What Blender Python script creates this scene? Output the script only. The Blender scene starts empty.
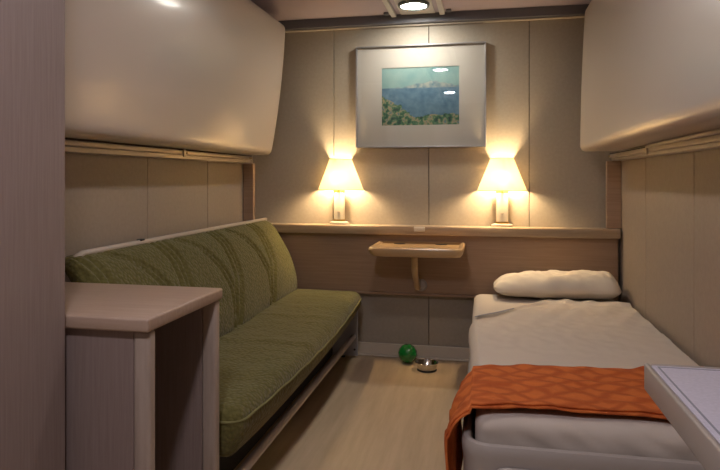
import bpy, bmesh, math, random
from mathutils import Vector, Matrix, noise
random.seed(7)
C = bpy.context.scene.collection
PI = math.pi

# ------------------------------------------------------------------ materials
def new_mat(name):
    m = bpy.data.materials.new(name); m.use_nodes = True
    nt = m.node_tree
    return m, nt, nt.nodes['Principled BSDF']

def rgba(c): return (c[0], c[1], c[2], 1.0)

def plain(name, col, rough=.5, metal=0.0, coat=0.0, bump=0.0, bscale=60, var=0.0, spec=.5):
    m, nt, b = new_mat(name)
    b.inputs['Base Color'].default_value = rgba(col)
    b.inputs['Roughness'].default_value = rough
    b.inputs['Metallic'].default_value = metal
    b.inputs['Coat Weight'].default_value = coat; b.inputs['Coat Roughness'].default_value = .12
    b.inputs['Specular IOR Level'].default_value = spec
    tc = nt.nodes.new('ShaderNodeTexCoord')
    n = nt.nodes.new('ShaderNodeTexNoise'); n.inputs['Scale'].default_value = bscale; n.inputs['Detail'].default_value = 4
    nt.links.new(tc.outputs['Object'], n.inputs['Vector'])
    if var:
        r = nt.nodes.new('ShaderNodeValToRGB')
        r.color_ramp.elements[0].position = .3; r.color_ramp.elements[1].position = .7
        r.color_ramp.elements[0].color = rgba([c*(1-var) for c in col]); r.color_ramp.elements[1].color = rgba([c*(1+var) for c in col])
        nt.links.new(n.outputs['Fac'], r.inputs['Fac']); nt.links.new(r.outputs['Color'], b.inputs['Base Color'])
    if bump:
        bp = nt.nodes.new('ShaderNodeBump'); bp.inputs['Strength'].default_value = bump; bp.inputs['Distance'].default_value = .004
        nt.links.new(n.outputs['Fac'], bp.inputs['Height']); nt.links.new(bp.outputs['Normal'], b.inputs['Normal'])
    return m

def streaks(name, c1, c2, scale, rough=.45, bump=.05, coat=0, second=(1, 1, 1), spec=.5):
    """wood grain / brushed vinyl: noise stretched along one axis"""
    m, nt, b = new_mat(name)
    tc = nt.nodes.new('ShaderNodeTexCoord')
    mp = nt.nodes.new('ShaderNodeMapping'); mp.inputs['Scale'].default_value = scale
    n = nt.nodes.new('ShaderNodeTexNoise'); n.inputs['Scale'].default_value = 1.0; n.inputs['Detail'].default_value = 6; n.inputs['Roughness'].default_value = .62
    nt.links.new(tc.outputs['Object'], mp.inputs['Vector']); nt.links.new(mp.outputs['Vector'], n.inputs['Vector'])
    r = nt.nodes.new('ShaderNodeValToRGB')
    r.color_ramp.elements[0].position = .34; r.color_ramp.elements[1].position = .66
    r.color_ramp.elements[0].color = rgba(c1); r.color_ramp.elements[1].color = rgba(c2)
    nt.links.new(n.outputs['Fac'], r.inputs['Fac'])
    n2 = nt.nodes.new('ShaderNodeTexNoise'); n2.inputs['Scale'].default_value = 1.7; n2.inputs['Detail'].default_value = 3
    nt.links.new(tc.outputs['Object'], n2.inputs['Vector'])
    mx = nt.nodes.new('ShaderNodeMix'); mx.data_type = 'RGBA'; mx.blend_type = 'MULTIPLY'; mx.inputs[0].default_value = .25
    nt.links.new(r.outputs['Color'], mx.inputs[6]); nt.links.new(n2.outputs['Color'], mx.inputs[7])
    hs = nt.nodes.new('ShaderNodeMix'); hs.data_type = 'RGBA'; hs.inputs[0].default_value = .85
    nt.links.new(mx.outputs[2], hs.inputs[6]); nt.links.new(r.outputs['Color'], hs.inputs[7])
    nt.links.new(hs.outputs[2], b.inputs['Base Color'])
    b.inputs['Roughness'].default_value = rough; b.inputs['Coat Weight'].default_value = coat
    b.inputs['Specular IOR Level'].default_value = spec
    bp = nt.nodes.new('ShaderNodeBump'); bp.inputs['Strength'].default_value = bump; bp.inputs['Distance'].default_value = .002
    nt.links.new(n.outputs['Fac'], bp.inputs['Height']); nt.links.new(bp.outputs['Normal'], b.inputs['Normal'])
    return m

def emit(name, col, strength):
    m, nt, b = new_mat(name)
    b.inputs['Base Color'].default_value = rgba(col)
    b.inputs['Emission Color'].default_value = rgba(col); b.inputs['Emission Strength'].default_value = strength
    return m

WARM = (1.0, .72, .40)
COOL = (1.0, .90, .80)
M = {}
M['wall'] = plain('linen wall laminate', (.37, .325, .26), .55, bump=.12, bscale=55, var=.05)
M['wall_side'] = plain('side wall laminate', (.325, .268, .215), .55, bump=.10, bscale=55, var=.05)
M['joint'] = plain('panel joint', (.10, .075, .055), .7)
M['ceiling'] = plain('ceiling metal panel', (.43, .37, .43), .55, var=.03, bscale=3)
M['cove'] = plain('dark grey cove metal', (.13, .13, .15), .45)
M['white_metal'] = plain('white enamelled metal', (.62, .60, .56), .4)
M['sofa_tube'] = plain('pale beige enamelled tube', (.47, .40, .33), .4)
M['floor'] = streaks('beige streaked vinyl', (.46, .345, .215), (.56, .43, .285), (22, 2.2, 4), .42, .03)
M['baseboard'] = plain('pale vinyl baseboard', (.60, .53, .43), .4)
M['wood_x'] = streaks('brown wood grain along the wall', (.33, .215, .138), (.40, .27, .18), (3, 60, 90), .42, .05)
M['wood_z'] = streaks('mauve wood grain upright', (.225, .165, .142), (.268, .202, .178), (150, 150, 5), .5, .05)
M['wood_top'] = streaks('light wood grain top', (.36, .25, .178), (.42, .30, .222), (5, 110, 60), .38, .04)
M['edge'] = streaks('pale solid wood edging', (.34, .265, .21), (.42, .335, .27), (40, 40, 4), .42, .04)
M['ledge'] = streaks('ledge wood', (.36, .26, .165), (.46, .345, .23), (3, 45, 60), .4, .04)
M['berth'] = plain('glossy cream laminate', (.55, .48, .41), .30, coat=.25, bump=.015, bscale=6)
M['rail'] = plain('satin aluminium', (.45, .40, .36), .38, metal=.55)
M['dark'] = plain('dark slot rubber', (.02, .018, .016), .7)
M['screw'] = plain('brass screw', (.45, .36, .2), .35, metal=.9)
M['olive'] = None
M['grey_plate'] = plain('blue grey metal plate', (.40, .41, .46), .45)
M['tube'] = plain('pale grey lacquered tube', (.50, .46, .46), .35, coat=.2)
M['sheet'] = plain('white cotton sheet', (.62, .545, .465), .85, bump=.22, bscale=8, spec=.2)
M['pillow'] = plain('white cotton pillowcase', (.70, .62, .51), .85, bump=.35, bscale=16, spec=.2)
M['hem'] = plain('grey hem stripe', (.27, .27, .30), .85)
M['frame_plastic'] = plain('pale grey moulded frame', (.43, .385, .345), .35, coat=.15)
M['table_top'] = plain('pale lavender speckled laminate', (.60, .57, .64), .5, bump=.15, bscale=140, var=.07)
M['table_edge'] = plain('beige moulded table edge', (.37, .32, .275), .45)
M['tan'] = plain('tan moulded plastic', (.52, .335, .165), .28, coat=.3)
M['pipe'] = plain('tan enamelled pipe', (.62, .43, .23), .32, coat=.3)
M['flange'] = plain('grey plastic wall flange', (.42, .36, .30), .4)
M['cream'] = plain('cream lamp plastic', (.85, .79, .66), .35, coat=.2)
M['brass'] = plain('brass collar', (.62, .40, .12), .3, metal=.9)
M['silver'] = plain('silver picture frame', (.52, .52, .53), .3, metal=.8)
M['mat'] = plain('cream mat board', (.56, .53, .47), .8)
M['steel'] = plain('polished stainless steel', (.62, .60, .57), .12, metal=1.0)
M['rubber'] = plain('black rubber', (.012, .012, .012), .6)
M['chrome'] = plain('dark chrome ring', (.20, .23, .23), .25, metal=.8)
M['door'] = plain('pale painted door', (.55, .52, .48), .5)
M['plate'] = plain('ivory plastic plate', (.72, .66, .55), .4)
M['bulb'] = emit('lit bulb', WARM, 500)
M['lens'] = emit('lit ceiling lens', (1.0, .95, .85), 125)
M['lens3'] = emit('lit lens near the door', (.97, .90, 1.0), 300)
M['lens2'] = emit('lit cool ceiling lens', (1.0, .88, .86), 100)

def olive_mat():
    m, nt, b = new_mat('olive knitted upholstery')
    tc = nt.nodes.new('ShaderNodeTexCoord')
    mp = nt.nodes.new('ShaderNodeMapping'); mp.inputs['Scale'].default_value = (70, 70, 70)
    v = nt.nodes.new('ShaderNodeTexVoronoi'); v.inputs['Scale'].default_value = 1.0
    n = nt.nodes.new('ShaderNodeTexNoise'); n.inputs['Scale'].default_value = 8; n.inputs['Detail'].default_value = 5
    nt.links.new(tc.outputs['Object'], mp.inputs['Vector']); nt.links.new(mp.outputs['Vector'], v.inputs['Vector'])
    nt.links.new(tc.outputs['Object'], n.inputs['Vector'])
    r = nt.nodes.new('ShaderNodeValToRGB')
    r.color_ramp.elements[0].position = .2; r.color_ramp.elements[1].position = .8
    r.color_ramp.elements[0].color = (.140, .124, .036, 1); r.color_ramp.elements[1].color = (.105, .093, .026, 1)
    nt.links.new(v.outputs['Distance'], r.inputs['Fac'])
    nt.links.new(r.outputs['Color'], b.inputs['Base Color'])
    b.inputs['Roughness'].default_value = .9; b.inputs['Specular IOR Level'].default_value = .2
    b.inputs['Sheen Weight'].default_value = .15
    bp = nt.nodes.new('ShaderNodeBump'); bp.inputs['Strength'].default_value = .8; bp.inputs['Distance'].default_value = .006; bp.invert = True
    nt.links.new(v.outputs['Distance'], bp.inputs['Height']); nt.links.new(bp.outputs['Normal'], b.inputs['Normal'])
    return m
M['olive'] = olive_mat()
M['piping'] = plain('olive piping', (.17, .155, .05), .8)

def blanket_mat():
    m, nt, b = new_mat('orange jacquard blanket')
    tc = nt.nodes.new('ShaderNodeTexCoord')
    nz = nt.nodes.new('ShaderNodeTexNoise'); nz.inputs['Scale'].default_value = 5; nz.inputs['Detail'].default_value = 2
    nt.links.new(tc.outputs['Object'], nz.inputs['Vector'])
    mixv = nt.nodes.new('ShaderNodeMix'); mixv.data_type = 'RGBA'; mixv.inputs[0].default_value = .12
    nt.links.new(tc.outputs['Object'], mixv.inputs[6]); nt.links.new(nz.outputs['Color'], mixv.inputs[7])
    hs = []
    for ang in (35, -35):
        mp = nt.nodes.new('ShaderNodeMapping'); mp.inputs['Rotation'].default_value = (0, 0, math.radians(ang + 90))
        w = nt.nodes.new('ShaderNodeTexWave'); w.inputs['Scale'].default_value = 4.6; w.inputs['Distortion'].default_value = 1.6; w.inputs['Detail'].default_value = 1
        nt.links.new(mixv.outputs[2], mp.inputs['Vector']); nt.links.new(mp.outputs['Vector'], w.inputs['Vector'])
        hs.append(w)
    mx = nt.nodes.new('ShaderNodeMath'); mx.operation = 'MAXIMUM'
    nt.links.new(hs[0].outputs['Fac'], mx.inputs[0]); nt.links.new(hs[1].outputs['Fac'], mx.inputs[1])
    r = nt.nodes.new('ShaderNodeValToRGB')
    r.color_ramp.elements[0].position = .55; r.color_ramp.elements[1].position = 1.0
    r.color_ramp.elements[0].color = (.60, .155, .036, 1); r.color_ramp.elements[1].color = (.44, .095, .022, 1)
    nt.links.new(mx.outputs[0], r.inputs['Fac']); nt.links.new(r.outputs['Color'], b.inputs['Base Color'])
    b.inputs['Roughness'].default_value = .85; b.inputs['Specular IOR Level'].default_value = .2
    n = nt.nodes.new('ShaderNodeTexNoise'); n.inputs['Scale'].default_value = 30; n.inputs['Detail'].default_value = 4
    nt.links.new(tc.outputs['Object'], n.inputs['Vector'])
    bp = nt.nodes.new('ShaderNodeBump'); bp.inputs['Strength'].default_value = .5; bp.inputs['Distance'].default_value = .012
    nt.links.new(n.outputs['Fac'], bp.inputs['Height']); nt.links.new(bp.outputs['Normal'], b.inputs['Normal'])
    return m
M['blanket'] = blanket_mat()

def shade_mat():
    m, nt, b = new_mat('cream fabric shade')
    out = nt.nodes['Material Output']
    d = nt.nodes.new('ShaderNodeBsdfDiffuse'); d.inputs['Color'].default_value = (.90, .84, .70, 1)
    t = nt.nodes.new('ShaderNodeBsdfTranslucent'); t.inputs['Color'].default_value = (.95, .90, .76, 1)
    mx = nt.nodes.new('ShaderNodeMixShader'); mx.inputs[0].default_value = .5
    nt.links.new(d.outputs[0], mx.inputs[1]); nt.links.new(t.outputs[0], mx.inputs[2]); nt.links.new(mx.outputs[0], out.inputs['Surface'])
    return m
M['shade'] = shade_mat()

def glass_mat():
    m, nt, b = new_mat('picture glass')
    out = nt.nodes['Material Output']
    t = nt.nodes.new('ShaderNodeBsdfTransparent'); g = nt.nodes.new('ShaderNodeBsdfGlossy'); g.inputs['Roughness'].default_value = .02
    lw = nt.nodes.new('ShaderNodeLayerWeight'); lw.inputs['Blend'].default_value = .5
    pw = nt.nodes.new('ShaderNodeMath'); pw.operation = 'POWER'; pw.inputs[1].default_value = 5
    nt.links.new(lw.outputs['Facing'], pw.inputs[0])
    f = nt.nodes.new('ShaderNodeMath'); f.operation = 'MULTIPLY_ADD'; f.inputs[1].default_value = .95; f.inputs[2].default_value = .05
    nt.links.new(pw.outputs[0], f.inputs[0])
    mx = nt.nodes.new('ShaderNodeMixShader')
    nt.links.new(f.outputs[0], mx.inputs[0]); nt.links.new(t.outputs[0], mx.inputs[1]); nt.links.new(g.outputs[0], mx.inputs[2])
    nt.links.new(mx.outputs[0], out.inputs['Surface'])
    return m
M['glass'] = glass_mat()

def art_mat():
    """a plain generic seaside print: sky band, sea band, mottled green and ochre shore"""
    m, nt, b = new_mat('seaside colour print')
    L = nt.links.new; N = nt.nodes.new
    tc = N('ShaderNodeTexCoord'); sp = N('ShaderNodeSeparateXYZ'); L(tc.outputs['Generated'], sp.inputs[0])
    def math_(op, a, bb):
        n = N('ShaderNodeMath'); n.operation = op
        for i, q in enumerate((a, bb)):
            if isinstance(q, (int, float)): n.inputs[i].default_value = q
            else: L(q, n.inputs[i])
        return n.outputs[0]
    def nz(scale, det=4):
        n = N('ShaderNodeTexNoise'); n.inputs['Scale'].default_value = scale; n.inputs['Detail'].default_value = det
        L(tc.outputs['Object'], n.inputs['Vector']); return n
    x, y = sp.outputs['X'], sp.outputs['Z']
    def ramp(fac, stops):
        r = N('ShaderNodeValToRGB'); e = r.color_ramp.elements
        while len(e) < len(stops): e.new(.5)
        for el, (p, c) in zip(e, stops): el.position = p; el.color = rgba(c)
        L(fac, r.inputs['Fac']); return r.outputs['Color']
    def mix(f, a, c):
        n = N('ShaderNodeMix'); n.data_type = 'RGBA'; L(f, n.inputs[0]); L(a, n.inputs[6]); L(c, n.inputs[7]); return n.outputs[2]
    sky = ramp(nz(9).outputs['Fac'], [(.3, (.17, .33, .33)), (.7, (.30, .44, .40))])
    sea = ramp(nz(22).outputs['Fac'], [(.3, (.06, .15, .23)), (.7, (.15, .26, .34))])
    land = ramp(nz(34, 9).outputs['Fac'], [(.34, (.012, .05, .045)), (.45, (.04, .14, .07)), (.53, (.14, .24, .13)), (.58, (.40, .30, .17)), (.66, (.10, .20, .20))])
    hill = ramp(nz(30).outputs['Fac'], [(.35, (.11, .22, .27)), (.65, (.40, .42, .36))])
    wob = nz(13).outputs['Fac']; wb = math_('MULTIPLY', math_('SUBTRACT', wob, .5), .30)
    horizon = math_('LESS_THAN', y, .64)
    c1 = mix(horizon, sky, sea)
    # low far shore on the horizon, slightly higher to the right of the middle
    dx = math_('ABSOLUTE', math_('SUBTRACT', x, .62), 0)
    top = math_('ADD', math_('SUBTRACT', .735, math_('MULTIPLY', dx, .22)), math_('MULTIPLY', wb, .6))
    hm = math_('MULTIPLY', math_('LESS_THAN', y, top), math_('GREATER_THAN', y, .635))
    c2 = mix(hm, c1, hill)
    shore = math_('ADD', math_('MAXIMUM', math_('SUBTRACT', .54, math_('MULTIPLY', x, .85)), .17), wb)
    lm = math_('LESS_THAN', y, shore)
    c3 = mix(lm, c2, land)
    L(c3, b.inputs['Base Color']); b.inputs['Roughness'].default_value = .7
    return m
M['art'] = art_mat()

def ball_mat():
    m, nt, b = new_mat('translucent green rubber')
    b.inputs['Base Color'].default_value = (.006, .19, .03, 1); b.inputs['Roughness'].default_value = .12
    b.inputs['Transmission Weight'].default_value = .05; b.inputs['Coat Weight'].default_value = .5
    return m
M['ball'] = ball_mat()

# ------------------------------------------------------------------ helpers
ORG = {}
def obj(name, bm, mat, parent=None, smooth=False, origin=None):
    """links a bmesh (in room coordinates) as one mesh object"""
    o_ = ORG[parent.name] if parent else Vector(origin or (0, 0, 0))
    bmesh.ops.translate(bm, verts=bm.verts, vec=-o_)
    bmesh.ops.recalc_face_normals(bm, faces=bm.faces)
    me = bpy.data.meshes.new(name); bm.to_mesh(me); bm.free()
    for p in me.polygons: p.use_smooth = bool(smooth)
    if smooth == 'auto':
        me.set_sharp_from_angle(angle=math.radians(35))
    me.materials.append(mat)
    o = bpy.data.objects.new(name, me); C.objects.link(o)
    if parent: o.parent = parent
    else: o.location = o_
    ORG[o.name] = o_
    return o

def tag(o, label, cat, group=None):
    o['label'] = label; o['category'] = cat
    if group: o['group'] = group
    return o

def thing(name, label, cat, loc, group=None):
    o = bpy.data.objects.new(name, None); C.objects.link(o); o.location = loc; o.empty_display_size = .1
    ORG[o.name] = Vector(loc)
    return tag(o, label, cat, group)

def struct(name, bm, mat, parent=None, smooth=False):
    o = obj(name, bm, mat, parent, smooth)
    if not parent: o['kind'] = 'structure'
    return o

def new(): return bmesh.new()

def box(bm, x0, x1, y0, y1, z0, z1, r=0, seg=3):
    g = bmesh.ops.create_cube(bm, size=1.0)
    vs = g['verts']
    for v in vs:
        v.co = Vector(((x0+x1)/2 + v.co.x*(x1-x0), (y0+y1)/2 + v.co.y*(y1-y0), (z0+z1)/2 + v.co.z*(z1-z0)))
    if r:
        es = list({e for v in vs for e in v.link_edges})
        bmesh.ops.bevel(bm, geom=es, offset=r, segments=seg, profile=.5, affect='EDGES')
    return bm

def bx(*a, **k): return box(new(), *a, **k)

def dense_box(c, h, r, n, fn=None):
    """rounded box, half extents h, corner radius r (scalar or per axis), subdivided n=(nx,ny,nz); fn deforms each point"""
    bm = new(); nx, ny, nz = n; idx = {}
    if not hasattr(r, '__len__'): r = (r, r, r)
    def vert(i, j, k):
        key = (i, j, k)
        if key not in idx:
            p = Vector((-1+2*i/nx, -1+2*j/ny, -1+2*k/nz))
            q = []; dlt = []
            for a in range(3):
                s = p[a]*h[a]; lim = h[a]-r[a]
                cl = max(-lim, min(lim, s)); q.append(cl); dlt.append((s-cl)/r[a] if r[a] > 0 else 0)
            d = Vector(dlt)
            L = d.length
            if L > 0:
                mxd = max(abs(t) for t in d)
                d = d/L*mxd
            w = Vector([q[a]+d[a]*r[a] for a in range(3)])
            u = (i/nx, j/ny, k/nz)
            w = fn(w, u) if fn else w
            idx[key] = bm.verts.new(w + Vector(c))
        return idx[key]
    for i in range(nx):
        for j in range(ny):
            for k in (0, nz): bm.faces.new([vert(i, j, k), vert(i+1, j, k), vert(i+1, j+1, k), vert(i, j+1, k)])
    for i in range(nx):
        for k in range(nz):
            for j in (0, ny): bm.faces.new([vert(i, j, k), vert(i+1, j, k), vert(i+1, j, k+1), vert(i, j, k+1)])
    for j in range(ny):
        for k in range(nz):
            for i in (0, nx): bm.faces.new([vert(i, j, k), vert(i, j+1, k), vert(i, j+1, k+1), vert(i, j, k+1)])
    return bm

def lathe(prof, c=(0, 0, 0), seg=48, sx=1, sy=1, bm=None, cap=False):
    bm = bm or new(); rings = []
    for (r, z) in prof:
        if r < 1e-6: rings.append([bm.verts.new((c[0], c[1], c[2]+z))])
        else: rings.append([bm.verts.new((c[0]+sx*r*math.cos(2*PI*i/seg), c[1]+sy*r*math.sin(2*PI*i/seg), c[2]+z)) for i in range(seg)])
    for a, b in zip(rings, rings[1:]):
        for i in range(seg):
            j = (i+1) % seg
            if len(a) == 1 and len(b) == 1: continue
            if len(a) == 1: bm.faces.new([a[0], b[i], b[j]])
            elif len(b) == 1: bm.faces.new([a[i], b[0], a[j]])
            else: bm.faces.new([a[i], a[j], b[j], b[i]])
    return bm

def tube(pts, r, seg=12, bm=None, closed=False):
    bm = bm or new(); pts = [Vector(p) for p in pts]; n = len(pts); rings = []
    up = Vector((0, 0, 1)); prev = None
    for i, p in enumerate(pts):
        if closed: t = pts[(i+1) % n]-pts[i-1]
        else: t = pts[min(i+1, n-1)]-pts[max(i-1, 0)]
        t.normalize()
        if prev is None:
            ref = up if abs(t.z) < .9 else Vector((1, 0, 0))
            a = t.cross(ref).normalized()
        else:
            a = (prev - t*prev.dot(t)).normalized()
        prev = a; b = t.cross(a)
        rr = r[i] if hasattr(r, '__len__') else r
        rings.append([bm.verts.new(p + a*rr*math.cos(2*PI*k/seg) + b*rr*math.sin(2*PI*k/seg)) for k in range(seg)])
    m = n if closed else n-1
    for i in range(m):
        A, B = rings[i], rings[(i+1) % n]
        for k in range(seg):
            bm.faces.new([A[k], A[(k+1) % seg], B[(k+1) % seg], B[k]])
    if not closed:
        bm.faces.new(rings[0][::-1]); bm.faces.new(rings[-1])
    return bm

def sheet_grid(fn, nu, nv, thick=0.0):
    """surface fn(u,v)->Vector, given a thickness downwards along its normal"""
    bm = new()
    top = [[bm.verts.new(fn(i/nu, j/nv)) for j in range(nv+1)] for i in range(nu+1)]
    for i in range(nu):
        for j in range(nv): bm.faces.new([top[i][j], top[i+1][j], top[i+1][j+1], top[i][j+1]])
    if thick:
        bm.normal_update()
        low = [[bm.verts.new(v.co - v.normal*thick) for v in row] for row in top]
        for i in range(nu):
            for j in range(nv): bm.faces.new([low[i][j], low[i][j+1], low[i+1][j+1], low[i+1][j]])
        for i in range(nu):
            for j in (0, nv): bm.faces.new([top[i][j], low[i][j], low[i+1][j], top[i+1][j]])
        for j in range(nv):
            for i in (0, nu): bm.faces.new([top[i][j], top[i][j+1], low[i][j+1], low[i][j]])
    return bm

def nz(x, y, z=0, s=1.0): return noise.noise(Vector((x*s, y*s, z*s)))
def smooth01(t): t = max(0, min(1, t)); return t*t*(3-2*t)

# ------------------------------------------------------------------ room shell
XL, XR, YB, YF, ZC = -1.58, .81, 4.0, -.9, 2.245
struct('floor', bx(XL-.1, XR+.1, YF-.1, YB+.1, -.06, 0), M['floor'])
struct('ceiling', bx(XL-.1, XR+.1, YF-.1, YB+.1, ZC, ZC+.06), M['ceiling'])

def panel_wall(name, axis, pos, out, cuts, z0, z1, mat):
    """a wall of butted laminate panels; joints are real 4 mm gaps over a dark backing"""
    o = None
    bm = new()
    for a, b in zip(cuts, cuts[1:]):
        a2, b2 = a+.0022, b-.0022
        if axis == 'x': box(bm, a2, b2, min(pos, pos+out*.02), max(pos, pos+out*.02), z0, z1, .0015, 1)
        else: box(bm, min(pos, pos+out*.02), max(pos, pos+out*.02), a2, b2, z0, z1, .0015, 1)
    w = struct(name, bm, mat)
    g = new()
    for b in cuts:
        lo, hi = sorted((pos+out*.003, pos+out*.06))
        if axis == 'x': box(g, b-.03, b+.03, *sorted((pos+out*.0205, pos+out*.05)), z0, z1)
        else: box(g, *sorted((pos+out*.0205, pos+out*.05)), b-.03, b+.03, z0, z1)
    j = obj('panel_joint', g, M['joint'], w)
    return w
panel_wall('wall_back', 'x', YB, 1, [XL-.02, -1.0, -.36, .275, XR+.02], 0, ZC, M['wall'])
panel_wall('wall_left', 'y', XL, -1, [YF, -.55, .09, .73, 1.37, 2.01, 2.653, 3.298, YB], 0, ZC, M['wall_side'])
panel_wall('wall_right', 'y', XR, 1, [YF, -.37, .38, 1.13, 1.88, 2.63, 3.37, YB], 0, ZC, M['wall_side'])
struct('wall_front', bx(XL-.02, XR+.02, YF-.05, YF, 0, ZC), M['wall_side'])
d = struct('door_1', bx(-.72, .02, YF+.001, YF+.045, .0, 1.98, .006), M['door'])
obj('door_panel', bx(-.62, -.08, YF+.0455, YF+.053, .95, 1.85, .02), M['door'], d)
obj('door_handle', tube([(-.66, YF+.05, .98), (-.66, YF+.10, .98), (-.56, YF+.10, .98)], .011), M['steel'], d, True)
# cove strip where wall meets ceiling
cv = new(); box(cv, -1.575, .805, 3.945, 3.997, 2.183, 2.243, .004, 2)
struct('trim_1', cv, M['cove'])
struct('trim_2', bx(-1.575, .805, 3.975, 3.998, 2.172, 2.181, .003, 2), M['baseboard'])
# corner posts under the upper berths
struct('trim_3', bx(-1.577, -1.507, 3.822, 3.86, .86, 1.272, .003, 2), M['wood_x'])
struct('trim_4', bx(.725, .808, 3.93, 3.97, .872, 1.279, .003, 2), M['wood_x'])
bb = new(); box(bb, -1.5, .81, 3.982, 3.998, .001, .082, .004, 2); box(bb, -1.5, .81, 3.955, 3.9815, .001, .012, .004, 2)
struct('baseboard_back', bb, M['baseboard'])

# ------------------------------------------------------------------ wood wainscot with its ledge
t = thing('wall_panel', 'long brown wood-grain wainscot panel along the back wall, carrying the lamp ledge', 'wall panel', (-.38, 3.96, .415))
obj('panel', bx(-1.49, .792, 3.945, 3.978, .43, .81, .003, 2), M['wood_x'], t)
obj('ledge', bx(-1.49, .796, 3.885, 3.998, .811, .868, .006, 3), M['ledge'], t, 'auto')
obj('bottom_strip', bx(-1.49, .792, 3.94, 3.98, .413, .4295, .003, 2), M['wood_x'], t)
t = thing('socket_plate', 'small ivory socket plate on the front edge of the ledge between the two lamps', 'socket', (-.41, 3.884, .847))
obj('plate', bx(-.444, -.374, 3.877, 3.8845, .835, .865, .003, 2), M['plate'], t)
obj('outlet', bx(-.432, -.412, 3.8745, 3.8775, .842, .858, .002, 2), M['plate'], t)
obj('outlet', bx(-.406, -.386, 3.8745, 3.8775, .842, .858, .002, 2), M['plate'], t)

# ------------------------------------------------------------------ two lamps on the ledge
def make_lamp(x, label):
    y = 3.950; z = .869
    t = thing('table_lamp', label, 'lamp', (x, y, z), 'lamps on the wood ledge')
    obj('base', lathe([(0, 0), (.066, 0), (.068, .006), (.066, .014), (.05, .019), (0, .019)], (x, y, z), 40, 1, .52), M['cream'], t, 'auto')
    col = obj('column', lathe([(0, .0325), (.037, .0325), (.0375, .05), (.0375, .205), (.036, .212), (0, .212)], (x, y, z), 40, 1, .42), M['cream'], t, 'auto')
    obj('switch', lathe([(0, -.006), (.008, -.006), (.009, 0), (.008, .004), (0, .004)], (x, y-.0175, z+.085), 20, 1, .9), M['plate'], col, 'auto')
    obj('collar', lathe([(0, .0195), (.041, .0195), (.043, .025), (.041, .032), (0, .032)], (x, y, z), 40, 1, .42), M['brass'], t, 'auto')
    obj('collar', lathe([(0, .2125), (.039, .2125), (.041, .217), (.038, .223), (.018, .226), (0, .226)], (x, y, z), 40, 1, .42), M['brass'], t, 'auto')
    sh = new()
    obj('bulb_holder', tube([(x, y, z+.225), (x, y-.02, z+.234), (x, y-.045, z+.242), (x, y-.06, z+.25)], .011, 12), M['brass'], t, True)
    # shade: a tapered D in plan, open towards the wall behind it
    yb = 3.9975
    def ring(r, dep, z_):
        return [Vector((x+r*math.cos(PI+PI*i/48), yb+dep*math.sin(PI+PI*i/48)*1.0, z_)) for i in range(49)]
    lo, hi = ring(.154, .155, z+.228), ring(.0715, .138, z+.432)
    sh = sheet_grid(lambda u, v: lo[round(u*48)].lerp(hi[round(u*48)], v), 48, 10, .002)
    s = obj('lamp_shade', sh, M['shade'], t, 'auto')
    obj('shade_trim', tube(lo, .0022, 8), M['brass'], s, True)
    obj('shade_trim', tube(hi, .002, 8), M['brass'], s, True)
    b = [(0, .2455), (.012, .2455), (.013, .285)] + [(.026*math.cos(a), .325+.026*math.sin(a)) for a in [-.9+(.9+PI/2)*i/10 for i in range(10)]] + [(0, .351)]
    obj('bulb', lathe(b, (x, y-.062, z), 24), M['bulb'], t, True)
    return t
make_lamp(-.950, 'lit lamp with cream tapered shade on the ledge beside the olive sofa')
make_lamp(.106, 'lit lamp with cream tapered shade on the ledge above the bed and pillow')

# ------------------------------------------------------------------ framed picture
t = thing('framed_picture', 'silver-framed seaside print with wide cream mat hanging on the back wall', 'picture', (-.415, 3.985, 1.377))
PX0, PX1, PZ0, PZ1 = -.842, .008, 1.375, 2.047
fr = new()
for a in ((PX0, PX1, PZ0, PZ0+.010), (PX0, PX1, PZ1-.010, PZ1)): box(fr, a[0], a[1], 3.962, 3.994, a[2], a[3], .002, 2)
for a in ((PX0, PX0+.010), (PX1-.010, PX1)): box(fr, a[0], a[1], 3.962, 3.994, PZ0+.0101, PZ1-.0101, .002, 2)
obj('frame', fr, M['silver'], t)
mt = new(); a0, a1, b0, b1 = -.668, -.163, 1.522, 1.900
for q in ((PX0+.0105, a0, PZ0+.0105, PZ1-.0105), (a1, PX1-.0105, PZ0+.0105, PZ1-.0105), (a0, a1, PZ0+.0105, b0), (a0, a1, b1, PZ1-.0105)):
    box(mt, q[0], q[1], 3.978, 3.981, q[2], q[3])
obj('mat_board', mt, M['mat'], t)
obj('art_print', bx(a0-.01, a1+.01, 3.9815, 3.985, b0-.01, b1+.01), M['art'], t)
obj('glass_pane', bx(PX0+.0105, PX1-.0105, 3.967, 3.970, PZ0+.0105, PZ1-.0105), M['glass'], t)

# ------------------------------------------------------------------ ceiling channel and its lamps
t = thing('ceiling_channel', 'white twin-rail lighting channel running along the ceiling to the back wall', 'ceiling rail', (-.42, 1.6, ZC))
obj('rail', bx(-.598, -.565, YF+.02, 3.94, ZC-.022, ZC-.001, .004, 2), M['white_metal'], t)
obj('rail', bx(-.285, -.252, YF+.02, 3.94, ZC-.022, ZC-.001, .004, 2), M['white_metal'], t)
obj('cover_plate', bx(-.535, -.315, YF+.02, 3.94, ZC-.009, ZC-.001, .002, 2), M['white_metal'], t)
for xx in (-.625, -.225):
    obj('clip', bx(xx-.016, xx+.016, 3.88, 3.925, ZC-.014, ZC-.001, .004, 2), M['cove'], t)
def ceil_light(y, lens, label):
    z = ZC-.0095
    t = thing('ceiling_light', label, 'ceiling light', (-.425, y, z), 'round ceiling lights')
    obj('ring', lathe([(.074, 0), (.096, 0), (.0965, -.010), (.092, -.018), (.080, -.019), (.076, -.012), (.074, 0)], (-.425, y, z), 48), M['chrome'], t, 'auto')
    obj('lens', lathe([(0, -.001), (.0735, -.001), (.0735, -.011), (.055, -.017), (0, -.019)], (-.425, y, z), 48), lens, t, 'auto')
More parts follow.
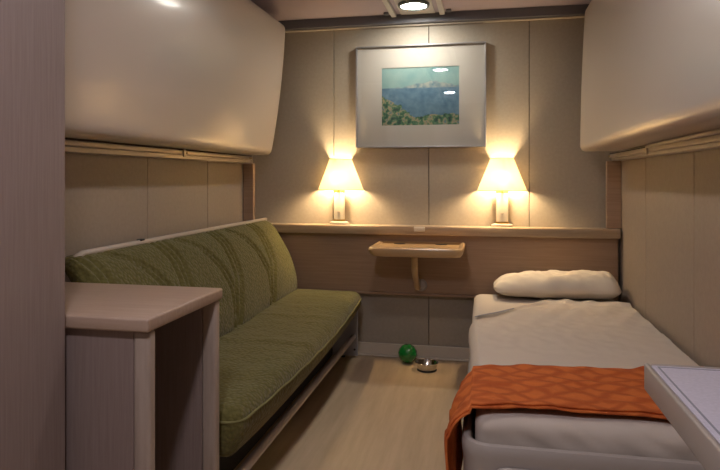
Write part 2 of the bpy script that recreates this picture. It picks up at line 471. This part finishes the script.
ceil_light(3.70, M['lens'], 'round lit ceiling light in the channel next to the back wall, above the picture')
ceil_light(2.0, M['lens2'], 'round ceiling light in the channel midway along the ceiling, reflected lower in the picture glass')
ceil_light(.42, M['lens3'], 'round ceiling light in the channel nearest the door')

# ------------------------------------------------------------------ folded upper berths
def upper_berth(side, label):
    if side < 0:
        y0, y1 = 1.62, 3.79; z0, z1 = 1.325, 2.170; t_in, b_in = -1.262, -1.362; back_t, back_b = -1.50, -1.53
    else:
        y0, y1 = 1.15, 3.78; z0, z1 = 1.330, 2.172; t_in, b_in = .572, .544; back_t, back_b = .77, .765
    t = thing('upper_berth', label, 'berth', ((b_in+back_b)/2, (y0+y1)/2, z0))
    hz = (z1-z0)/2
    def fn(w, u):
        k = (w.z+hz)/(2*hz)
        a = b_in+(t_in-b_in)*k; b = back_b+(back_t-back_b)*k
        inn = max(0, min(1, (w.x+.1)/.2))       # +x local is the cabin side
        bulge = (.028 if side < 0 else .008)*(1-(2*k-1)**2)*(1-.5*(w.y/((y1-y0)/2))**12)
        X = b+(a-b)*inn
        return Vector((X + (bulge*inn if side < 0 else -bulge*inn), w.y, w.z))
    # local x 0..1 runs from wall to cabin; radii are larger on the cabin edges
    bm = dense_box((0, (y0+y1)/2, (z0+z1)/2), (.1, (y1-y0)/2, hz), (.028, .035, .035), (16, 90, 40), fn)
    obj('shell', bm, M['berth'], t, True)
    # wall rail below, with a dark slot, a latch and screws
    if side < 0: xa, xb, ya, yb = -1.578, -1.512, 1.4, 3.82
    else: xa, xb, ya, yb = .735, .808, 1.2, 3.925
    obj('slot_seal', bx(xa+(.006 if side < 0 else .004), xb-(.004 if side < 0 else .006), ya, yb, 1.3185, 1.3235, .001, 1), M['dark'], t)
    obj('hinge_rail', bx(xa, xb, ya, yb, 1.296, 1.318, .004, 2), M['rail'], t)
    obj('hinge_rail', bx(xa, xb-.012 if side < 0 else xb, ya, yb, 1.273, 1.2955, .003, 2) if side < 0 else bx(xa+.014, xb, ya, yb, 1.280, 1.2955, .003, 2), M['rail'], t)
    face = xb if side < 0 else xa
    s = 1 if side < 0 else -1
    yl = 2.88 if side < 0 else 3.02
    lt = obj('latch', bx(*sorted((face+s*.0005, face+s*.010)), yl-.012, yl+.012, 1.284, 1.322, .003, 2), M['rail'], t)
    def screw(y, z):
        b = lathe([(0, -.003), (.006, -.003), (.006, .0), (.004, .003), (0, .003)], (0, 0, 0), 16)
        bmesh.ops.rotate(b, verts=b.verts, cent=(0, 0, 0), matrix=Matrix.Rotation(PI/2, 3, 'Y'))
        bmesh.ops.translate(b, verts=b.verts, vec=(face+s*.0045 if y != yl+.03 else face+s*.004, y, z))
        return b
    obj('screw', screw(yl+.03, 1.307), M['screw'], t, 'auto')
    obj('screw', screw(yb-.05, 1.307), M['screw'], t, 'auto')
    obj('screw', screw(yb-.025, 1.307), M['screw'], t, 'auto')
    return t
upper_berth(-1, 'cream upper berth folded against the left wall, tilted outward above the olive sofa')
ub = upper_berth(1, 'cream upper berth folded against the right wall above the bed')
# support stay lying under the right berth
obj('stay_bar', tube([(.705, 2.90, 1.317), (.690, 2.2, 1.317), (.68, 1.62, 1.317)], .008, 10), M['rail'], ub, True)

# ------------------------------------------------------------------ sofa
SY0, SY1 = 1.875, 3.90
t = thing('sofa', 'long olive green sofa with pleated backrest along the left wall', 'sofa', (-1.15, (SY0+SY1)/2, 0))
cy, hy_ = (SY0+SY1)/2, (SY1-SY0)/2
def seat_fn(w, u):
    x, y, z = w
    # w: x -.27...27 (front is +), z -.065...065
    top = smooth01((z+.02)/.085)
    e = y/hy_
    bow = .034*(1-abs(e)**2.4)*smooth01((x+.05)/.3)
    crown = .014*(1-(x/.275)**2)*(1-e**6)*top
    wr = .005*nz(x, y*1.2, 3, 7)*top + .0025*nz(x, y, 9, 17)*top
    wr += .006*top*smooth01((x+.27)/.2)*math.exp(-((y+cy-2.62-.25*x)/.035)**2) + .005*top*math.exp(-((y+cy-3.12-.3*x)/.03)**2)
    tuck = -.020*smooth01((-z)/.065)*smooth01((x-.1)/.17)       # front face leans in towards the bottom
    sag = -.026*(1-smooth01((e+.1)/1.1))*smooth01((x+.27)/.5)
    low = -.035*smooth01((-z-.02)/.05)*(1-smooth01((e+1)/1.3))*smooth01((x-.05)/.15)
    return Vector((x+tuck+bow, y, z+crown+wr+sag+low))
seat = obj('seat_cushion', dense_box((-1.058, cy, .371), (.272, hy_, .071), (.055, .05, .05), (34, 170, 14), seat_fn), M['olive'], t, True)
# piping round the top edge of the seat
pp = []
xf, xb_, r_ = -.786, -1.33, .06
def arc(cx_, cy_, a0_, a1_, n=8): return [(cx_+r_*math.cos(a0_+(a1_-a0_)*i/n), cy_+r_*math.sin(a0_+(a1_-a0_)*i/n), .401) for i in range(n+1)]
pq = []
pp += [(xb_, SY0+.002, .401)] + arc(xf-r_, SY0+r_, -PI/2, 0) + [(xf, SY0+r_+(SY1-SY0-2*r_)*i/40, .401+.002*math.sin(i*1.3)) for i in range(1, 40)] + arc(xf-r_, SY1-r_, 0, PI/2) + [(xb_, SY1-.002, .401)]
for (x_, y_, z_) in pp:
    e = (y_-cy)/hy_
    k_ = smooth01((x_+1.058+.05)/.3)
    pq.append((x_+.034*(1-abs(e)**2.4)*k_+.001, y_, z_-.004-.026*(1-smooth01((e+.1)/1.1))*smooth01((x_+1.058+.27)/.5)))
obj('piping', tube(pq, .005, 8), M['piping'], seat, True)
# backrest with groups of curved pleats
groups = [1.72, 2.26, 2.80, 3.34]
def interp(v, pts):
    if v <= pts[0][0]: return pts[0][1]
    for (a, p), (b, q) in zip(pts, pts[1:]):
        if v <= b: return p+(q-p)*(v-a)/(b-a)
    return pts[-1][1]
BOW = [(0, -.045), (.2, -.012), (.45, .03), (.64, .022), (.75, -.005), (.83, -.04), (.9, -.09), (.96, -.16), (1, -.22)]
FAN = [(0, .02), (.1, .04), (.38, .12), (.57, .19), (.7, .215), (.83, .23), (1, .2)]
def pleat(y, v):
    d_ = 0
    for g0 in groups:
        a, b = interp(v, BOW), interp(v, FAN)
        for off in (a, a+.048-.01*v, b-.055*(1-.2*v), b, b+.05*v-.0):
            e = (y-g0-off)/.0115
            if abs(e) < 3: d_ += math.exp(-e*e)
    return min(d_, 1.2)
def back_fn(w, u):
    v = (w.z+.24)/.48
    front = smooth01((w.x+.01)/.06)
    X = -1.205 - .188*v + .050*math.sin(PI*min(1, max(0, v))**.9) - .055 + .028*(1-v)*(1-smooth01((w.y+.2)/1.1))
    y = w.y
    puff = 0
    dsp = -.016*pleat(y+cy, v)*front + .004*nz(y, v, 4, 5)*front
    edge = 1
    return Vector((X + w.x + dsp, y, w.z))
bk = obj('backrest', dense_box((0, cy-.005, .655), (.055, hy_-.012, .243), (.045, .06, .06), (10, 420, 40), back_fn), M['olive'], t, True)
# white tube along the top of the back, bent down at its near end
rp = [(-1.438, SY0+.03, .62), (-1.438, SY0+.03, .80), (-1.438, SY0+.035, .855), (-1.438, SY0+.06, .888), (-1.438, SY0+.1, .90)] + [(-1.438, SY0+.1+(SY1-SY0-.13)*i/20, .90) for i in range(1, 21)]
obj('top_rail', tube(rp, .0125, 14), M['sofa_tube'], t, True)
obj('back_panel', bx(-1.52, -1.465, SY0+.02, SY1-.03, .28, .882, .006, 2), M['sofa_tube'], t)
for yy in (2.36,):
    obj('clip', bx(-1.450, -1.425, yy-.014, yy+.014, .909, .916, .003, 2), M['dark'], t)
# frame below: end plates, deck, front rail
for ya in (SY0+.012, SY1-.002):
    ep = obj('end_plate', bx(-1.50, -.815 if ya > 3 else -.90, ya, ya+.018, .012, .33, .003, 2), M['grey_plate'], t)
    b = lathe([(0, -.004), (.007, -.004), (.007, 0), (0, .002)], (0, 0, 0), 14)
    bmesh.ops.rotate(b, verts=b.verts, cent=(0, 0, 0), matrix=Matrix.Rotation(PI/2, 3, 'X'))
    bmesh.ops.translate(b, verts=b.verts, vec=(-.835 if ya > 3 else -.93, ya-.001, .055))
    obj('bolt', b, M['dark'], ep)
    obj('foot', bx(-.95, -.90, ya-.004, ya+.022, .0, .0115, .003, 2), M['rubber'], ep)
    obj('foot', bx(-1.48, -1.43, ya-.004, ya+.022, .0, .0115, .003, 2), M['rubber'], ep)
obj('void_shade_box', bx(-1.46, -.98, SY0+.032, SY1-.01, .012, .2695, .004, 2), M['dark'], t)  # dark box added so the open void under the seat reads as black shade
obj('seat_deck', bx(-1.46, -.86, SY0+.032, SY1-.004, .27, .302, .004, 2), M['dark'], t)
obj('front_rail', tube([(-.842, SY0+.0, .138), (-.842, SY1-.003, .138)], .0175, 16), M['tube'], t, 'auto')

# ------------------------------------------------------------------ desk at the sofa's end
t = thing('desk', 'low brown wood-grain desk with open knee space at the near end of the sofa', 'desk', (-1.18, 1.62, 0))
DX0, DX1, DY0, DY1, DZ = -1.50, -.83, 1.395, 1.845, .821
obj('top', bx(DX0, DX1, DY0, DY1, DZ-.036, DZ, .007, 3), M['wood_top'], t, 'auto')
for ya, yb in ((DY0+.018, DY0+.046), (DY1-.046, DY1-.014)):
    sp = obj('side_panel', bx(DX0, DX1-.052, ya, yb, .0, DZ-.0365, .002, 1), M['wood_z'], t)
    obj('edge_strip', bx(DX1-.0515, DX1-.005, ya-.002, yb+.002, .0, DZ-.0365, .008, 3), M['edge'], sp, 'auto')
obj('back_panel', bx(DX0, DX0+.018, DY0+.047, DY1-.047, .05, DZ-.0365, .002, 1), M['wood_z'], t)

# ------------------------------------------------------------------ tall wardrobe at the left edge
t = thing('wardrobe', 'tall mauve-brown wood-grain cabinet filling the left edge of the photo', 'cabinet', (-1.3, 1.0, 0))
obj('carcass', bx(-1.57, -1.058, .55, 1.376, .0, ZC-.03, .003, 2), M['wood_z'], t)
obj('door', bx(-1.0575, -1.0465, .56, 1.372, .06, ZC-.05, .004, 2), M['wood_z'], t)

# ------------------------------------------------------------------ bed
BX0, BX1, BY0, BY1 = -.070, .795, 1.824, 3.93
t = thing('bed', 'low bed with pale grey moulded frame along the right wall', 'bed', (.36, 2.88, 0))
def rrect(x0, x1, y0, y1, r, n=8):
    pts = []
    for (cx_, cy_, a) in ((x1-r, y0+r, -PI/2), (x1-r, y1-r, 0), (x0+r, y1-r, PI/2), (x0+r, y0+r, PI)):
        for i in range(n+1): pts.append((cx_+r*math.cos(a+PI/2*i/n), cy_+r*math.sin(a+PI/2*i/n)))
    return pts
def loft(loops, cap0=True, cap1=True):
    bm = new(); R = [[bm.verts.new(p) for p in l] for l in loops]
    n = len(R[0])
    for A, B in zip(R, R[1:]):
        for i in range(n): bm.faces.new([A[i], A[(i+1) % n], B[(i+1) % n], B[i]])
    if cap0: bm.faces.new(R[0][::-1])
    if cap1: bm.faces.new(R[-1])
    return bm
loops = []
for (ins, z) in ((.03, .10), (.006, .13), (.004, .33), (0, .352), (.0, .375), (.006, .388), (.016, .392), (.026, .388), (.032, .375), (.034, .20)):
    loops.append([(x, y, z) for x, y in rrect(BX0+ins, BX1-ins, BY0+ins, BY1-ins, max(.03, .085-ins))])
obj('frame', loft(loops), M['frame_plastic'], t, 'auto')
hp = dense_box((.33, BY0-.005, .235), (.31, .014, .10), (.04, .010, .04), (30, 4, 16))
obj('front_panel', hp, M['frame_plastic'], t, True)
for x_ in (-.01, .72):
    for y_ in (1.93, 3.84):
        obj('leg', bx(x_-.03, x_+.03, y_-.03, y_+.03, 0, .099, .004, 2), M['frame_plastic'], t)

MX0, MX1, MY0, MY1 = -.030, .755, 1.872, 3.885
mcx, mhx, mcy, mhy = (MX0+MX1)/2, (MX1-MX0)/2, (MY0+MY1)/2, (MY1-MY0)/2
def matt_fn(w, u):
    up = smooth01((w.z+.05)/.1)
    X, Y = w.x, w.y
    wid = .02*smooth01((w.z-.02)/.06)
    sgn = 1 if X > 0 else -1
    X += max(0, sgn)*wid*smooth01(abs(X)/mhx*4-3) 
    # creases on the tucked front face
    fr_ = smooth01((-Y-mhy+.12)/.1)
    Y += -.010*fr_*(nz(X*1.5, w.z*2.2, 2, 6) + .6*nz(X*4+w.z*6, w.z*2, 5, 5))
    z = w.z + .004*up*nz(X, Y, 1, 4)
    X -= .040*smooth01((w.z-.060)/.03)*smooth01((Y+mcy-2.3)/1.1)*smooth01((-w.x-mhx+.12)/.1)
    return Vector((X, Y, z))
m_ = tag(obj('mattress', dense_box((mcx, mcy, .338), (mhx, mhy, .122), (.05, .05, .045), (60, 120, 24), matt_fn), M['sheet'], None, True, (mcx, mcy, .216)),
         'mattress in a white fitted sheet on the low bed frame', 'mattress')

# loose top sheet with a diagonal turned edge
def ts_ymax(x): return min(3.605, 3.06 + (x+.075)*1.27)
def ts_fn(u, v):
    # u across, from left side hem over the edge to the right; v from front to the diagonal edge
    s = u*(.13+.865)
    if s < .10: x = -.081-.0015*math.sin(v*23)-.0015*math.sin(v*9); z = .397+s*.25
    elif s < .15:
        a = (s-.10)/.05; z = .422+.0515*math.sin(a*PI/2)
        x = -.081*(1-smooth01(a))+(-.046)*smooth01(a)
    else: x = -.046+(s-.15); z = .4735
    x = min(x, .785)
    y0 = 2.22
    y1 = ts_ymax(x if s >= .10 else -.0745)
    y = y0+(y1-y0)*v
    if s >= .15:
        # soft creases fanning out from the turned edge
        c_ = .0035*math.sin((x*2.2-y)*21+2*nz(x, y, 0, 3))*smooth01((y-2.7)/.6)*smooth01((s-.15)/.1)
        z += max(-.004, c_) + (.0035*nz(x*1.5, y, 7, 5) + .0035*nz(x*2+y, y*1.5-x, 3, 9))*smooth01((y-2.45)/.15) + .014*smooth01((v-.955)/.045)+.004*math.exp(-((v-.93)/.02)**2)
    x += .032*smooth01((3.3-y)/1.2)*(1-smooth01((x+.05)/.4))
    return Vector((x, y, z))
tsh = tag(obj('top_sheet', sheet_grid(ts_fn, 110, 110, .004), M['sheet'], None, True, (.35, 3.0, .465)),
    'white top sheet spread over the mattress, its edge turned back diagonally below the pillow', 'sheet')
def hem_fn(u, v):
    x = -.05+.20*u
    y = ts_ymax(x)-.012-.02*v-.02*u
    return Vector((x, y, .4895+.003*nz(x*1.5, y, 7, 5)))
obj('hem_stripe', sheet_grid(hem_fn, 20, 3, .002), M['hem'], tsh, True)['label'] = 'grey hem stripe'

# pillow
def pil_fn(w, u):
    a, b = w.x/.352, w.y/.15
    k = max(.02, (1-abs(a)**(4 if a < 0 else 9)))**.55*max(.02, (1-abs(b)**3.2))**.5*(1+.10*a)
    z = w.z*(.16+.84*k)
    if w.z < 0: z *= .55
    wr = .016*nz(w.x*2.2, w.y*3, 3, 4)+.013*nz(w.x*6+w.y*5, w.y*5, 8, 3)+.004*nz(w.x*14, w.y*9, 8, 3)
    z += wr*k*(1 if w.z > 0 else .2)
    # right end is gathered where the case folds in
    g_ = smooth01((a-.86)/.14)
    y = w.y*(1-.10*abs(a)**6) + .012*nz(w.x*3, 4, 2, 3)
    z += g_*.016*math.sin(w.y*60+1)*k + .008*a
    return Vector((w.x + .008*nz(w.y*12, w.z*10, 1), y, z))
pl = dense_box((.405, 3.772, .526), (.352, .150, .090), (.06, .06, .06), (90, 44, 12), pil_fn)
mnz = min(v.co.z for v in pl.verts)
bmesh.ops.translate(pl, verts=pl.verts, vec=(0, 0, .474-mnz))
tag(obj('pillow', pl, M['pillow'], None, True, (.413, 3.772, .474)), 'white pillow lying at the head of the bed against the wood panel', 'pillow')

# orange blanket folded across the foot of the bed
def bl_prof(s):
    """path across the bed: up the left side, over the edge, across the top"""
    if s < .30:
        k = s/.30
        return (-.094+.006*math.sin(k*5), .125+.27*k)
    if s < .46:
        a = (s-.30)/.16*PI/2
        return (.010-.1045*math.cos(a), .395+.088*math.sin(a))
    return (.010+(s-.46), .483)
def bl_fn(layer):
    def f(u, v):
        smax = .46+.765
        s = u*smax
        x, z = bl_prof(s)
        drape = 1-smooth01((s-.28)/.16)
        y0 = 1.885+.07*x+.008*math.sin(x*7)+.01*nz(x, 0, 2, 5) + layer*.012
        y1 = 2.29+.16*max(0, x)+.012*math.sin(x*9)+.012*nz(x, 0, 7, 9)-layer*.01
        # the hanging part bells towards the foot
        y0 -= drape*.05*max(0, 1-s/.44)**.6; y1 -= drape*.10
        if x > .42: y0 += .05*smooth01((x-.42)/.25)*(.3 if layer else 0)-.03*smooth01((x-.45)/.2)
        y = y0+(y1-y0)*v
        if drape > .2:
            x += drape*(-.010*math.sin(v*11+1.0) - .012*nz(v*4, s*6, 3) - .02*(1-s/.44)*(1-v)) * .9
        z += (1-drape)*(.009*nz(x*2, y*3.5, 6, 3.2)+.006*nz(x*4+y*5, y*8, 1, 3)+.004*math.sin(y*70+x*9+4*nz(x, y, 4, 4))*smooth01((x-.2)/.4))
        z += layer*.007
        if layer: z += .004*smooth01((x-.45)/.2)*math.sin(v*9)
        if drape < .15: z = max(z, .4815+.007*layer)
        return Vector((x - (.004*layer if drape > .5 else 0), y, z))
    return f
bl = tag(obj('blanket', sheet_grid(bl_fn(1), 190, 70, .006), M['blanket'], None, True, (.35, 2.18, .47)),
    'rust orange patterned blanket folded across the foot of the bed and hanging over its side', 'blanket')
obj('under_fold', sheet_grid(bl_fn(0), 150, 40, .005), M['blanket'], bl, True)

# ------------------------------------------------------------------ wall table at right
t = thing('wall_table', 'pale lavender-topped table with raised rim fixed to the right wall beyond the bed foot', 'table', (.58, 1.1, .70))
TX0, TX1, TY0, TY1 = .350, .805, .62, 1.474
obj('top', bx(TX0+.004, TX1, TY0, TY1-.004, .7055, .754, .004, 2), M['table_edge'], t)
obj('surface', bx(TX0+.013, TX1-.004, TY0+.02, TY1-.013, .7545, .759, .001, 1), M['table_top'], t)
rm = new()
box(rm, TX0, TX0+.012, TY0, TY1, .7, .7605, .005, 3)
obj('edge_rim', rm, M['table_edge'], t, 'auto')
obj('edge_rim', bx(TX0+.0125, TX1, TY1-.012, TY1, .7, .7605, .005, 3), M['table_edge'], t, 'auto')
obj('surface_border', bx(TX0+.0225, TX0+.0265, TY0+.021, TY1-.0225, .7591, .7598), M['hem'], t)
obj('surface_border', bx(TX0+.027, TX1-.005, TY1-.0265, TY1-.0225, .7591, .7598), M['hem'], t)
obj('wall_bracket', bx(TX1-.03, TX1, TY0+.03, TY1-.05, .60, .705, .004, 2), M['table_edge'], t)

# ------------------------------------------------------------------ moulded wall shelf on a pipe
t = thing('wall_shelf', 'small tan moulded shelf with raised rim on a bent pipe, fixed to the wood panel', 'shelf', (-.40, 3.93, .46))
def sh_loop(ins, z, rf=.06): 
    x0, x1, y0, y1 = -.682+ins, -.122-ins, 3.52+ins, 3.942-ins
    r = rf
    pts = []
    for (cx_, cy_, a, rr) in ((x1-r, y0+r, -PI/2, r), (x1-.012, y1-.012, 0, .012), (x0+.012, y1-.012, PI/2, .012), (x0+r, y0+r, PI, r)):
        for i in range(9): pts.append((cx_+rr*math.cos(a+PI/2*i/8), cy_+rr*math.sin(a+PI/2*i/8), z))
    return pts
ls = [sh_loop(a_, z_+.010) for a_, z_ in ((.05, .700), (.016, .706), (.004, .722), (0, .742), (.003, .752), (.010, .757), (.020, .756), (.028, .750), (.034, .744))]
obj('tray', loft(ls), M['tan'], t, 'auto')
for x_ in (-.535, -.27):
    obj('recess', lathe([(0, 0), (.036, 0), (.038, .002), (.034, .003), (0, .0015)], (x_, 3.875, .7545), 28, 1, .5), M['dark'], t, 'auto')
pt = [(-.425, 3.73, .709), (-.425, 3.745, .66)]
for i in range(15):
    a = i/14
    pt.append((-.425+.0*a, 3.752+.13*smooth01(a)**1.6, .645-.165*a+.0))
pt += [(-.421, 3.905, .474), (-.418, 3.934, .473)]
obj('support_pipe', tube(pt, [.021]*2+[.021-.003*i/14 for i in range(15)]+[.017, .017], 16), M['pipe'], t, True)
b = lathe([(0, -.001), (.040, -.001), (.040, .010), (.030, .020), (0, .022)], (0, 0, 0), 28)
bmesh.ops.rotate(b, verts=b.verts, cent=(0, 0, 0), matrix=Matrix.Rotation(PI/2, 3, 'X'))
bmesh.ops.translate(b, verts=b.verts, vec=(-.405, 3.943, .484))
fl = obj('wall_flange', b, M['flange'], t, 'auto')
b = lathe([(0, 0), (.008, 0), (.008, .004), (0, .004)], (0, 0, 0), 14)
bmesh.ops.rotate(b, verts=b.verts, cent=(0, 0, 0), matrix=Matrix.Rotation(PI/2, 3, 'X'))
bmesh.ops.translate(b, verts=b.verts, vec=(-.385, 3.930, .495))
obj('flange_screw', b, M['dark'], fl)

# ------------------------------------------------------------------ ball and bowl on the floor
t = thing('ball', 'shiny green ball on the floor by the baseboard', 'ball', (-.482, 3.86, 0))
bm = new(); bmesh.ops.create_icosphere(bm, subdivisions=5, radius=.059)
nubs = []
for i in range(60):
    zz = 1-2*(i+.5)/60; ph = i*2.399963; rr = math.sqrt(1-zz*zz); nubs.append(Vector((rr*math.cos(ph), rr*math.sin(ph), zz)))
for v in bm.verts:
    n_ = v.co.normalized(); d_ = max(n_.dot(q) for q in nubs)
    v.co += n_*.0016*smooth01((d_-.985)/.013)
bmesh.ops.translate(bm, verts=bm.verts, vec=(-.482, 3.86, .0605))
obj('rubber_body', bm, M['ball'], t, True)
t = thing('pet_bowl', 'small stainless steel pet bowl on the floor in front of the ball', 'bowl', (-.349, 3.745, 0))
pr = [(0, .008), (.044, .008), (.052, .014), (.063, .046), (.066, .050), (.071, .051), (.0715, .048), (.068, .045), (.066, .040), (.058, .012), (.057, .0065), (0, .0065)]
obj('bowl_body', lathe(pr, (-.349, 3.745, 0), 56), M['steel'], t, True)
obj('base_ring', lathe([(0, 0), (.060, 0), (.061, .003), (.059, .0063), (0, .0063)], (-.349, 3.745, 0), 48), M['rubber'], t, 'auto')

# ------------------------------------------------------------------ world, camera
w = bpy.data.worlds.new('world'); bpy.context.scene.world = w; w.use_nodes = True
w.node_tree.nodes['Background'].inputs[0].default_value = (.02, .02, .022, 1)
cam = bpy.data.cameras.new('camera'); co = bpy.data.objects.new('camera', cam); C.objects.link(co)
F = 610.0
cam.sensor_fit = 'HORIZONTAL'; cam.sensor_width = 36; cam.lens = 36*F/720
cam.shift_x = 0; cam.shift_y = -(235-178)/720
cam.clip_start = .02
co.location = (0, 0, 1.176)
co.rotation_euler = (PI/2, 0, math.atan(125/F))
sc = bpy.context.scene; sc.camera = co
sc.view_settings.view_transform = 'Standard'; sc.view_settings.look = 'None'
sc.view_settings.exposure = .15; sc.view_settings.gamma = 1
